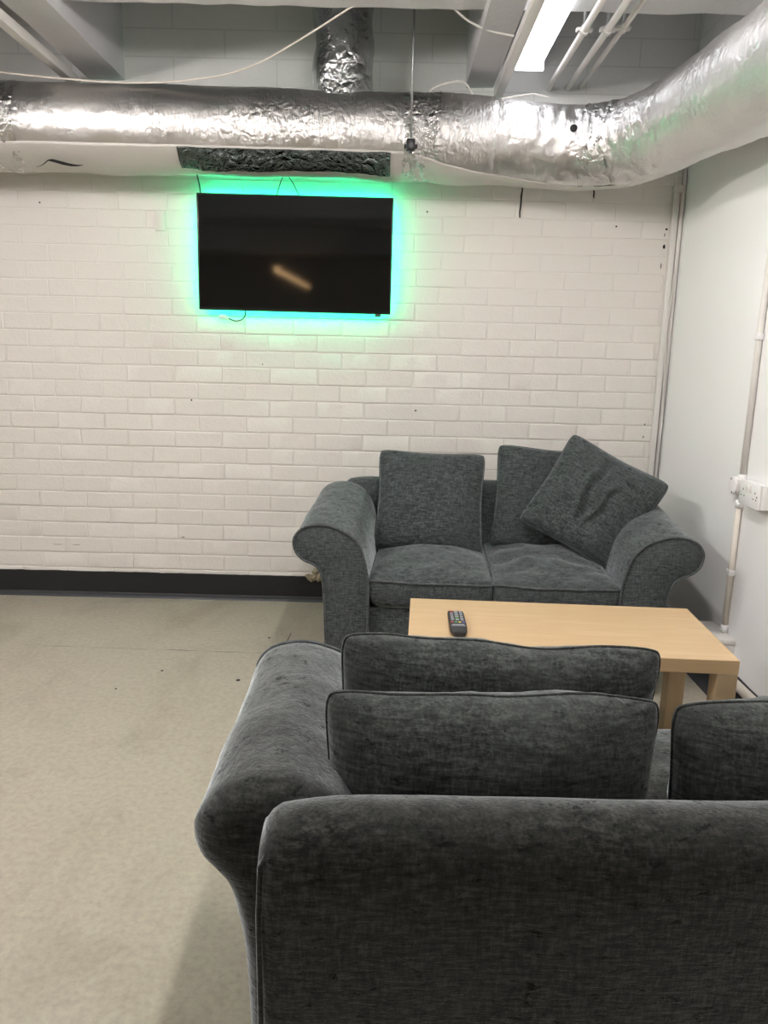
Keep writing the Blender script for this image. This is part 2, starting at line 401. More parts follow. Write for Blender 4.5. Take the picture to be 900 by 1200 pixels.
for (x, z, wx, wz, sd) in ((1.232, 1.80, 0.008, 0.007, 3), (1.228, 1.725, 0.009, 0.014, 4), (1.222, 1.64, 0.003, 0.02, 5), (1.226, 1.775, 0.003, 0.012, 6), (1.215, 0.92, 0.005, 0.005, 7), (1.214, 0.86, 0.004, 0.008, 8)):
    chip(x, z, wx, wz, sd)
tag(put('trim_6', bm, M_dark, smooth=False), kind=S)

# ceiling: downstand beam across the room and ribs running away from the camera
def rough_box(x0, x1, y0, y1, z0, z1, nx, ny, amp, seed):
    bm = bmesh.new(); box(bm, x0, x1, y0, y1, z0, z1)
    bmesh.ops.subdivide_edges(bm, edges=[e for e in bm.edges if abs((e.verts[0].co-e.verts[1].co).x) > 1e-4], cuts=nx, use_grid_fill=True) if nx else None
    bmesh.ops.subdivide_edges(bm, edges=[e for e in bm.edges if abs((e.verts[0].co-e.verts[1].co).y) > 1e-4], cuts=ny, use_grid_fill=True) if ny else None
    for v in bm.verts:
        if v.co.z < z0+0.01:
            v.co.z += amp*noise.noise(v.co*9+Vector((seed,0,0)))
            v.co.y += amp*noise.noise(v.co*13+Vector((0,seed,0)))
    return bm
tag(put('ceiling_beam', rough_box(LX, WX, 2.45, 3.0, 2.412, TOP, 150, 2, 0.006, 1), M_beam, smooth=False), kind=S)
for i, (x0, x1, z0) in enumerate(((-1.345, -1.19, 2.368), (0.30, 0.42, 2.368), (0.485, 0.62, 2.452), (-2.75, -2.6, 2.368))):
    tag(put('ceiling_rib', rough_box(x0, x1, 1.9, WY, z0, TOP, 0, 30, 0.004, i+3), M_conc, smooth=False), kind=S)
for y in (-1.2, -4.8):
    tag(put('ceiling_beam', rough_box(LX, WX, y-0.3, y+0.25, 2.412, TOP, 40, 2, 0.006, y), M_beam, smooth=False), kind=S)

# ------------------------------------------------------------------ services on the ceiling
for (x, x1, lab) in ((-1.415, -1.375, 'white square trunking under the ceiling left of the wide concrete rib'),
                     (0.425, 0.462, 'white square trunking under the ceiling beside the lit tube lamp')):
    bm = bmesh.new(); box(bm, x, x1, 2.2, WY-0.001, 2.33, 2.367, bev=0.003)
    t = tag(put('cable_trunking', bm, M_pvc, angle=0.6), lab, 'trunking', 'ceiling trunking lengths')

def batten(name, lab, x, y0, y1, z, mt, wid=0.11, group='tube lamps of the room', full=False):
    t = thing(name, lab, 'ceiling lamp', ((x), (y0+y1)/2, z), group=group); L = (y1-y0)/2
    bw = 0.02 if full else wid/2
    put('lamp_body', bx(-bw, bw, -L, L, 0.035, 0.062, bev=0.004), M_pvc, t, angle=0.6)
    bm = bmesh.new(); rows = []
    for yy in (-L+0.012, L-0.012):
        if full: rows.append([Vector((0.04*math.cos(a), yy, 0.034*math.sin(a))) for a in [2*PI*k/20 for k in range(20)]])
        else: rows.append([Vector((wid/2*0.98*math.cos(a), yy, 0.035-0.045*abs(math.sin(a))**0.7)) for a in [PI*k/14 for k in range(15)]])
    loft(bm, rows); put('diffuser', bm, mt, t, angle=0.9)
    for s in (-1, 1):
        bm = bmesh.new(); box(bm, -wid/2*1.02, wid/2*1.02, min(s*L, s*(L-0.014)), max(s*L, s*(L-0.014)), -0.013, 0.05, bev=0.004)
        put('end_cap', bm, M_pvc if s < 0 else mt, t, angle=0.6)
    return t
lmp = batten('tube_lamp', 'glowing white tube lamp hung from the ceiling above the foil duct', 0.540, 1.95, 3.47, 2.385, M_lamp, 0.115)
for y in (-0.55, 0.45):
    bm = bmesh.new(); cyl(bm, (0, y, 0.055), (0,0,1), 0.012, 0.016); put('hanger', bm, M_steel, lmp)

# ------------------------------------------------------------------ main foil duct
PATH = [(-5.49, 3.475, 2.10, .172), (-2.5, 3.475, 2.105, .172), (-1.95, 3.475, 2.112, .178), (-1.7, 3.475, 2.118, .172), (-1.0, 3.475, 2.118, .168), (-0.4, 3.475, 2.115, .165),
        (0.05, 3.475, 2.112, .164), (0.13, 3.475, 2.112, .160), (0.22, 3.475, 2.108, .168), (0.5, 3.47, 2.095, .165), (0.75, 3.43, 2.075, .163), (0.92, 3.33, 2.07, .158),
        (1.02, 3.17, 2.085, .158), (1.070, 2.95, 2.095, .160), (1.10, 2.7, 2.09, .165), (1.112, 2.4, 2.07, .168), (1.112, 2.0, 2.05, .168), (1.11, 1.2, 2.05, .168), (1.11, -3.0, 2.05, .168)]
def path_at(step=0.012):
    P4 = []
    pts3 = spline([p[:3] for p in PATH], 24); rad = spline([(p[3], 0, 0) for p in PATH], 24)
    return pts3, [r.x for r in rad]
PTS, RAD = path_at()
# resample evenly
def resample(P_, R_, ds):
    out = [(P_[0].copy(), R_[0])]; acc = 0.0
    for a, b, ra, rb in zip(P_, P_[1:], R_, R_[1:]):
        L = (b-a).length
        if L < 1e-7: continue
        t = ds-acc
        while t <= L:
            out.append((a.lerp(b, t/L), ra+(rb-ra)*t/L)); t += ds
        acc = L-(t-ds)
    return out
RS = resample(PTS, RAD, 0.012)
def sweep(rs, phi0, phi1, nphi, extra=0.0, crink=1.0, closed=False):
    """phi = 0 faces the room, positive goes down; wrinkled shell"""
    rows = []
    n = len(rs)
    for k, (c, r) in enumerate(rs):
        a = rs[max(k-2, 0)][0]; b = rs[min(k+2, n-1)][0]; t = (b-a).normalized()
        side = Vector((0,0,1)).cross(t).normalized()     # towards +Y for a run along +X
        side = -side; up = t.cross(side).normalized()
        if up.z < 0: up = -up
        p0 = phi0(k/n, c) if callable(phi0) else phi0; p1 = phi1(k/n, c) if callable(phi1) else phi1
        row = []
        for j in range(nphi + (0 if closed else 1)):
            ph = p0 + (p1-p0)*j/nphi
            d = side*math.cos(ph) - up*math.sin(ph)
            q = c + d*r
            s = k*0.012
            dent = 0.010*noise.noise(q*2.3) + 0.006*noise.noise(q*6)
            wr = 0.0028*abs(noise.noise(Vector((s*30, ph*1.6, 0))))*(0.3+1.2*max(0, 0.5+noise.noise(q*1.7))) + 0.0018*noise.noise(q*38)
            bend = 0.0
            if 0.40 < c.x < 1.06 and c.y > 2.95:
                bend = 0.011*abs(noise.noise(Vector((s*16, ph*2.2, 3))))
            row.append(q + d*(extra + dent + crink*(wr - bend)))
        rows.append(row)
    return rows
duct = thing('foil_duct', 'thick silver foil duct along the top of the brick wall, bending forward at the corner', 'duct', (-0.5, 3.475, 2.11))
duct_inv = Matrix.Translation((0.5, -3.475, -2.11))
def dput(name, bm, mt, **k):
    bm.transform(duct_inv); return put(name, bm, mt, duct, **k)
bm = bmesh.new(); rows = sweep(RS, 0, 2*PI, 80, closed=True); loft(bm, rows, closed=True)
dput('pipe', bm, M_foil)
D_ = math.radians
def seam_phi(t, c):
    x = c.x
    if c.y < 3.3 or x > 0.95: return D_(84)
    if x < 0.05: return D_(31)
    return D_(31) + D_(53)*min(1.0, (x-0.05)/0.8)**0.8
sub = [r for r in RS if r[0].x < 0.93 and r[0].y > 3.28]
bm = bmesh.new(); loft(bm, sweep(sub, seam_phi, D_(112), 18, extra=0.0025, crink=0.2), closed=False, cap0=False, cap1=False)
o = dput('liner_strip', bm, M_liner)
o.modifiers.new('s', 'SOLIDIFY').thickness = 0.002
sub = [r for r in RS if -0.885 < r[0].x < -0.012]
rows = sweep(sub, lambda t, c: D_(33)+D_(2)*noise.noise(Vector((c.x*9, 0, 0))), lambda t, c: D_(68)+D_(9)*noise.noise(Vector((c.x*6, 4, 0))), 22, extra=0.008, crink=1.6)
bm = bmesh.new(); loft(bm, rows, closed=False, cap0=False, cap1=False)
o = dput('foil_patch', bm, M_foil3); o.modifiers.new('s', 'SOLIDIFY').thickness = 0.0015
tag(o, 'shiny crumpled foil patch over the television, dark reflection painted in')
# torn split in the liner
bm = bmesh.new()
tear = [(-1.485, 66, 3), (-1.465, 64, 4), (-1.445, 60, 6), (-1.42, 54, 8), (-1.40, 54.5, 22), (-1.37, 58, 26), (-1.34, 61, 22), (-1.31, 62, 12), (-1.285, 61, 3)]
rows = []
for (x, ph, wd) in tear:
    q = min(RS, key=lambda r: abs(r[0].x-x)); a = D_(ph)
    def pt(a): return Vector((x, q[0].y-math.cos(a)*(q[1]+0.016), q[0].z-math.sin(a)*(q[1]+0.016)))
    rows.append([pt(a-D_(wd*0.12)), pt(a+D_(wd*0.12))])
loft(bm, rows, closed=False, cap0=False, cap1=False); dput('tear', bm, M_dark, smooth=False)
# joint bands
def band(xc, wdt, extra=0.006, mt=M_foil2):
    sub = [r for r in RS if xc-wdt/2 < r[0].x < xc+wdt/2 and r[0].y > 3.2]
    bm = bmesh.new(); loft(bm, sweep(sub, 0, 2*PI, 72, extra=extra, crink=2.2, closed=True), closed=True, cap0=False, cap1=False)
    o = dput('joint_tape', bm, mt); return o
band(0.10, 0.15, 0.001, M_foil4); band(-1.63, 0.20, 0.001, M_foil4); band(0.84, 0.14, 0.001, M_foil4)
# puckered hole in the foil on the right
bm = bmesh.new(); cyl(bm, (0.700, 3.285, 2.11), (0, -1, 0.25), 0.015, 0.008, 12, bev=0.004); dput('hole', bm, M_dark)
# clamp + hanging rod carrying the duct
rod = thing('duct_hanger', 'thin grey rod with a black clamp holding up the middle of the foil duct', 'hanger', (0.060, 3.285, TOP))
put('rod', tb([(0, 0, 0), (0, 0, -0.74)], 0.0042, 8), M_steel, rod)
bm = bmesh.new(); box(bm, -0.017, 0.017, -0.012, 0.012, -0.765, -0.722, bev=0.003); box(bm, -0.026, 0.026, -0.006, 0.010, -0.757, -0.742, bev=0.002)
cyl(bm, (0, 0, -0.775), (0,0,1), 0.008, 0.012, 6)
put('clamp', bm, M_blackpl, rod, angle=0.6)

# vertical branch
br = thing('branch_duct', 'short vertical foil duct rising from the main duct to the ceiling', 'duct', (-0.223, 3.50, 2.22))
pts = [(Vector((0.004*math.sin(i*0.3), -0.004*math.cos(i*0.21), i*0.01)), 0.124+0.004*math.sin(i*0.16)) for i in range(0, 56)]
bm = bmesh.new(); rows = []
for k, (c, r) in enumerate(pts):
    row = []
    for j in range(64):
        a = 2*PI*j/64; d = Vector((math.cos(a), math.sin(a), 0)); q = c + d*r
        row.append(q + d*(0.009*noise.noise(q*7) + 0.005*abs(noise.noise(Vector((a*2.0, k*0.25, 1)))) - 0.004))
    rows.append(row)
loft(bm, rows); put('pipe', bm, M_foil2, br)

# three white conduits below the ceiling
hw = [(0.662, 2.37), (0.745, 2.372), (0.80, 2.378)]
labs = ['white round conduit under the ceiling, nearest the lit tube lamp', 'white round conduit under the ceiling, middle of three',
        'white round conduit under the ceiling, rightmost and thinnest of three']
for i, (x, z) in enumerate(hw):
    t = thing('ceiling_conduit', labs[i], 'conduit', (x, 2.9, z), group='ceiling conduits')
    rr = (0.0125, 0.0125, 0.0095)[i]
    put('pipe', tb([(0, -1.2, 0), (0, 0.3, 0), (0, 0.6, 0), (0, 0.772, 0)], rr, 14), M_pvc, t)
    yk = 0.14
    bm = bmesh.new(); tube(bm, [(0, yk-0.012, 0), (0, yk+0.012, 0)], rr+0.005, 14); box(bm, -rr-0.016, rr+0.016, yk-0.011, yk+0.011, -0.006, 0.006, bev=0.002)
    put('saddle', bm, M_pvc, t, angle=0.6)
    put('drop_rod', tb([(0, yk, rr), (0, yk, TOP-z if yk > 0.11 else 2.414-z)], 0.005, 8), M_steel, t)

# cables slung across the ceiling void
def cable(name, lab, P_, r, mt, grp=None, cat='cable', n=10):
    o = put(name, tb(spline(P_, n), r, 8), mt); tag(o, lab, cat, grp); return o
cable('sagging_cable', 'pale cable sagging from the ceiling beam onto the left end of the foil duct',
      [(-0.156, 2.99, 2.414), (-0.368, 3.15, 2.356), (-0.545, 3.25, 2.305), (-0.726, 3.32, 2.279), (-0.992, 3.35, 2.262), (-1.248, 3.36, 2.268), (-1.588, 3.36, 2.292), (-1.858, 3.36, 2.331), (-2.3, 3.38, 2.34)], 0.0035, M_pvcdirty, 'loose ceiling cables')
cable('looped_cable', 'white cable looping from the ceiling beam to the trunking beside the tube lamp',
      [(0.187, 3.0, 2.419), (0.251, 3.03, 2.386), (0.331, 3.06, 2.368), (0.42, 3.08, 2.360)], 0.004, M_pvc, 'loose ceiling cables')
cable('arched_cable', 'short white cable arching over the top of the foil duct right of the hanging rod',
      [(0.13, 3.36, 2.255), (0.150, 3.36, 2.270), (0.204, 3.37, 2.291), (0.256, 3.38, 2.301), (0.285, 3.4, 2.290), (0.31, 3.42, 2.262)], 0.004, M_pvc, 'loose ceiling cables')
cable('draped_cable', 'thin white cable lying over the duct below the tube lamp',
      [(0.42, 3.37, 2.236), (0.497, 3.38, 2.252), (0.556, 3.39, 2.262), (0.615, 3.41, 2.258)], 0.0035, M_pvc, 'loose ceiling cables')

# ------------------------------------------------------------------ television with glow strip
TVW, TVH = 0.872, 0.500
tv = thing('television', 'large flat black television hung on the white brick wall with green light behind it', 'television', (-0.440, WY-0.058, 1.648), (math.radians(0.6), math.radians(0.25), 0))
put('casing', bx(-TVW/2, TVW/2, -0.012, 0.012, -TVH/2, TVH/2, bev=0.004), M_bezel, tv, angle=0.6)
put('rear_housing', bx(-0.26, 0.26, 0.012, 0.034, -0.20, 0.14, bev=0.008), M_blackpl, tv, angle=0.6)
put('screen', bx(-TVW/2+0.008, TVW/2-0.008, -0.0135, -0.0115, -TVH/2+0.014, TVH/2-0.008), M_screen, tv, smooth=False)
put('sensor', bx(0.365, 0.392, -0.010, 0.004, -TVH/2-0.010, -TVH/2+0.001, bev=0.002), M_blackpl, tv, angle=0.6)
bm = bmesh.new()
hx, hz = TVW/2-0.030, TVH/2-0.030
for (a, b_) in (((-hx, 0, hz), (hx, 0, hz)), ((hx, 0, hz), (hx, 0, -hz)), ((hx, 0, -hz), (-hx, 0, -hz)), ((-hx, 0, -hz), (-hx, 0, hz))):
    x0, x1 = sorted((a[0], b_[0])); z0, z1 = sorted((a[2], b_[2])); box(bm, x0-0.005, x1+0.005, 0.0125, 0.0155, z0-0.005, z1+0.005)
put('light_strip', bm, M_led, tv, smooth=False)
put('wall_bracket', bx(-0.12, 0.12, 0.034, 0.0565, -0.08, 0.08, bev=0.003), M_steel, tv, angle=0.6)
bm = bmesh.new(); tube(bm, [(-0.526, 3.645, 1.90), (-0.509, 3.663, 1.963), (-0.49, 3.666, 2.006), (-0.455, 3.663, 1.961), (-0.423, 3.645, 1.90)], 0.0022, 6)
tag(put('hanging_wire', bm, M_wire), 'thin dark wire forming a v above the television', 'wire')
tag(put('power_lead', tb(spline([(-0.864, 3.652, 1.886), (-0.872, 3.660, 1.938), (-0.882, 3.660, 1.984), (-0.885, 3.655, 2.027)], 6), 0.003, 8), M_wire), 'dark lead running up from the top left corner of the television', 'cable')
pl = thing('led_plug', 'small white plug with a curled black lead under the bottom left of the television', 'plug', (-0.774, 3.647, 1.372))
bm = bmesh.new(); box(bm, -0.020, 0.014, -0.008, 0.008, -0.010, 0.011, bev=0.005, seg=3); box(bm, 0.010, 0.024, -0.005, 0.005, -0.012, 0.004, bev=0.003); put('plug_body', bm, M_socket, pl, angle=0.7)
q0 = Vector(pl.location)
put('lead', tb(spline([Vector((0.022, 0, -0.006)), Vector((0.055, 0, -0.018)), Vector((0.087, 0, -0.009)), Vector((0.101, 0, 0.014)), Vector((0.099, 0, 0.044))], 6), 0.0028, 8), M_wire, pl)
tag(put('cover_plate', bx(-1.080, -1.034, WY-0.007, WY-0.001, 1.744, 1.832, bev=0.003), M_brick, angle=0.6), 'small painted-over rectangular plate on the wall left of the television', 'wall plate')

# broken plaster behind the sofa arm
bm = bmesh.new()
for k in range(16):
    c = Vector((-0.358+random.uniform(-0.035, 0.05), WY-0.006, 0.130+random.uniform(-0.018, 0.026))); s = random.uniform(0.008, 0.02)
    mm = Matrix.Translation(c) @ Euler((random.uniform(0, 3), random.uniform(0, 3), random.uniform(0, 3))).to_matrix().to_4x4() @ Matrix.Diagonal((s*1.4, s*0.7, s, 1))
    bmesh.ops.create_icosphere(bm, subdivisions=1, radius=1.0, matrix=mm)
tag(put('plaster_rubble', bm, M_rubble, smooth=False), 'crumbling brown and cream broken plaster on the wall by the left sofa arm', 'rubble')

# ------------------------------------------------------------------ pipes, trunking and sockets at the right wall
tr = thing('corner_trunking', 'tall cream trunking and pipe running up the corner beside the brick wall', 'trunking', (1.262, WY, 0))
put('trunk', bx(-0.014, 0.012, -0.022, -0.004, 0.02, 2.02, bev=0.003), M_pvc, tr, angle=0.6)
put('pipe', tb([(0.026, -0.013, 0.02), (0.026, -0.013, 1.99), (0.024, -0.013, 2.05)], 0.010, 12), M_pvc, tr)
bm = bmesh.new(); box(bm, -0.018, 0.018, -0.027, -0.003, 1.955, 1.985, bev=0.003); put('coupler', bm, M_pvc, tr, angle=0.6)
tag(put('loose_cable', tb(spline([(1.279, WY-0.030, 0.02), (1.280, WY-0.030, 0.6), (1.284, WY-0.034, 0.95), (1.276, WY-0.030, 1.15), (1.270, WY-0.028, 1.35), (1.278, WY-0.028, 1.6)], 8), 0.003, 8), M_pvc), 'thin white cable hanging loosely down the corner trunking', 'cable')

cd_ = thing('wall_conduit', 'white conduit running up the right wall past the sockets', 'conduit', (WX-0.012, 2.768, 0))
put('pipe', tb([(0, 0.0, 0.22), (0, 0.0, 0.72)], 0.0112, 14), M_pvcdirty, cd_)
put('pipe', tb([(0, 0.0, 0.81), (0, 0.0, 1.32), (0, -0.02, 2.0), (0, -0.03, 2.3)], 0.0112, 14), M_pvc, cd_)
for z in (0.458, 1.315):
    bm = bmesh.new(); box(bm, -0.014, 0.011, -0.016, 0.016, z-0.011, z+0.011, bev=0.004); put('clip', bm, M_socket, cd_, angle=0.6)
for z in (0.705, 0.80, 0.225): put('collar', tb([(0, 0, z), (0, 0, z+0.028)], 0.0145, 14), M_socket, cd_)
jb = thing('junction_box', 'round white junction box joined to the conduit beside the double socket', 'junction box', (WX, 2.795, 0.782))
bm = bmesh.new(); cyl(bm, (0, 0, 0), (-1,0,0), 0.033, 0.036, 28, bev=0.004); box(bm, -0.030, -0.004, -0.075, -0.01, 0.004, 0.030, bev=0.004)
put('box_body', bm, M_socket, jb, angle=0.6)
for (y, z) in ((0.008, 0.024), (-0.008, -0.024)):
    bm = bmesh.new(); cyl(bm, (-0.034, y, z), (-1,0,0), 0.0035, 0.003, 8); put('screw', bm, M_dark, jb)
so = thing('double_socket', 'white double plug socket on the right wall at the edge of view', 'socket', (WX, 2.635, 0.778))
put('back_box', bx(-0.036, 0, -0.073, 0.073, -0.043, 0.043, bev=0.004), M_socket, so, angle=0.6)
put('face_plate', bx(-0.045, -0.036, -0.073, 0.073, -0.043, 0.043, bev=0.003), M_socket, so, angle=0.6)
for s in (-1, 1):
    put('switch', bx(-0.049, -0.044, s*0.014-0.006, s*0.014+0.006, 0.008, 0.030, bev=0.0015), M_pvc, so, angle=0.6)
    bm = bmesh.new()
    for (y, z, a, b_) in ((0, 0.012, 0.002, 0.004), (-0.011, -0.010, 0.0032, 0.002), (0.011, -0.010, 0.0032, 0.002)):
        box(bm, -0.0456, -0.0445, s*0.045+y-a, s*0.045+y+a, z-b_, z+b_)
    put('pin_holes', bm, mat('socket_hole', (0.12, 0.11, 0.11), 0.8), so, smooth=False)
for y in (-0.060, 0.060):
    bm = bmesh.new(); cyl(bm, (-0.0445, y, 0.0), (-1,0,0), 0.0032, 0.0012, 8); put('screw', bm, M_dark if y < 0 else M_pvc, so)
lb = thing('trunking_box', 'low white trunking box at the foot of the wall conduit behind the table', 'trunking box', (WX, 2.79, 0.0))
put('box_body', bx(-0.055, 0, -0.10, 0.10, 0.105, 0.205, bev=0.003), M_pvc, lb, angle=0.6)
put('lid', bx(-0.060, -0.001, -0.104, 0.104, 0.203, 0.222, bev=0.003), M_pvc, lb, angle=0.6)
bm = bmesh.new(); cyl(bm, (-0.060, -0.06, 0.208), (-1,0,0), 0.004, 0.003, 8); put('screw', bm, M_dark, lb)
tag(put('skirting_pipe', tb([(WX-0.022, -3.0, 0.085), (WX-0.022, 1.5, 0.085), (WX-0.022, WY-0.03, 0.085)], 0.018, 16), M_pvcdirty), 'cream pipe running low along the foot of the right wall', 'pipe')

# ------------------------------------------------------------------ sofas
W2, AO = 0.735, 0.277      # half width, arm overhang measured from the inner side
FP = [(0,.06),(0,.2),(0,.38),(.005,.44),(.028,.525),(.065,.573),(.11,.599),(.16,.613),(.205,.612),(.245,.598),(.270,.572),(.277,.545),(.268,.508),(.240,.480),(.205,.465),(.180,.440),(.166,.38),(.158,.2),(.152,.06)]
RP = [(0,.06),(0,.2),(0,.40),(.005,.47),(.026,.560),(.055,.62),(.095,.652),(.145,.670),(.195,.669),(.235,.654),(.262,.626),(.272,.590),(.264,.556),(.244,.532),(.226,.508),(.214,.47),(.205,.40),(.195,.2),(.185,.06)]
def prof(f):
    P_ = [Vector((a[0]+(b[0]-a[0])*f, a[1]+(b[1]-a[1])*f, 0)) for a, b in zip(FP, RP)]
    return spline(P_, 4)
def arm_mesh(s):
    bm = bmesh.new(); rows = []
    Y0, Y1 = 0.0, 0.66
    st = [(0.0, 0.007), (0.003, 0.002), (0.008, 0.0)] + [(0.03+0.60*i/26, 0) for i in range(27)] + [(0.640, 0.003), (0.652, 0.010), (0.662, 0.020), (0.669, 0.034), (0.673, 0.052)]
    for (y, ins) in st:
        P_ = prof(min(1, y/Y1)); c = sum(P_, Vector())/len(P_); row = []
        for i, p in enumerate(P_):
            if ins:
                a = P_[max(i-1, 0)]; b = P_[min(i+1, len(P_)-1)]; t = (b-a).normalized(); nn = Vector((t.y, -t.x, 0))
                # inward normal of the clockwise outline
                p = p + nn*ins if (c-p).dot(nn) > 0 or True else p
            q = Vector((s*(W2-AO+p.x), y, p.y))
            soft = 0.004*noise.noise(q*5) + 0.0025*noise.noise(q*16)
            fr = min(1.0, y/0.05)
            d = Vector((s*(p.x-c.x), 0, p.y-c.y)); d.normalize()
            row.append(q + d*soft*fr)
        rows.append(row)
    loft(bm, rows); return bm
def off_prof(f, y, s, o=0.0):
    return [Vector((s*(W2-AO+p.x), y, p.y)) for p in prof(f)]
def pillow_mesh(wd, ht, th, seed, wr=1.0, n=44, fold=0.0, sag=0.0, pinch=0.035, wave=0.0):
    bm = bmesh.new()
    def P(u, v, side):
        au, av = abs(u), abs(v)
        prof_ = ((1-au**3.0)**0.55)*((1-av**3.0)**0.55) if au < 1 and av < 1 else 0
        k = pinch
        x = wd/2*u*(1 - k*(1-av**2)*au**3 + 0.02*av*au); z = ht/2*v*(1 - k*(1-au**2)*av**3 + 0.02*av*au)
        cs = 1 - 0.05*(au*av)**9
        x *= cs; z *= cs
        q = Vector((x, 0, z)); e = noise.noise(Vector((x*7, z*7, seed)))
        e2 = noise.noise(Vector((x*16+3, z*16, seed+side*5)))
        edge = min(1-au, 1-av)
        ruck = math.exp(-edge*7)*noise.noise(Vector((math.atan2(v, u)*9, side*3, seed)))
        y = side*(th/2*prof_) + wr*prof_**0.5*(0.012*e + 0.006*e2)*side + wr*0.012*ruck*prof_**0.4*side
        if fold:
            a = x*0.985-z*0.17; b2 = z*0.985+x*0.17
            w1 = math.exp(-((b2-0.03)/0.14)**4); w2 = math.exp(-((b2+0.02)/0.10)**4)
            k1 = 0.025*noise.noise(Vector((b2*9, 0.4, seed))); k2 = 0.03*noise.noise(Vector((b2*9, 7.4, seed)))
            y += side*fold*prof_**0.5*(w1*math.exp(-((a+0.045+0.22*b2+k1)/0.016)**2) - 0.9*w1*math.exp(-((a+0.015+0.22*b2+k1)/0.014)**2) + 0.8*w2*math.exp(-((a-0.035-0.1*b2+k2)/0.014)**2) - 0.6*w2*math.exp(-((a-0.06-0.1*b2+k2)/0.013)**2))
        z += wave*noise.noise(Vector((x*6, 0, seed+2)))*max(0, v)**2
        z -= sag*(1-u*u)*max(0, v)**2
        y += 0.010*noise.noise(Vector((x*4, z*4, seed+9)))*max(au, av)**2
        return Vector((x, y, z))
    G = {}
    def par(i): t = -1+2*i/n; return math.sin(t*PI/2)*0.55+t*0.45
    for side in (-1, 1):
        for i in range(n+1):
            for j in range(n+1):
                if i in (0, n) or j in (0, n):
                    if ('e', i, j) not in G: G[('e', i, j)] = bm.verts.new(P(par(i), par(j), 0))
                    G[(side, i, j)] = G[('e', i, j)]
                else: G[(side, i, j)] = bm.verts.new(P(par(i), par(j), side))
        for i in range(n):
            for j in range(n):
                f = (G[(side, i, j)], G[(side, i+1, j)], G[(side, i+1, j+1)], G[(side, i, j+1)])
                bm.faces.new(f if side < 0 else f[::-1])
    loop = [G[('e', i, 0)].co.copy() for i in range(n)] + [G[('e', n, j)].co.copy() for j in range(n)] + [G[('e', i, n)].co.copy() for i in range(n, 0, -1)] + [G[('e', 0, j)].co.copy() for j in range(n, 0, -1)]
    return bm, loop
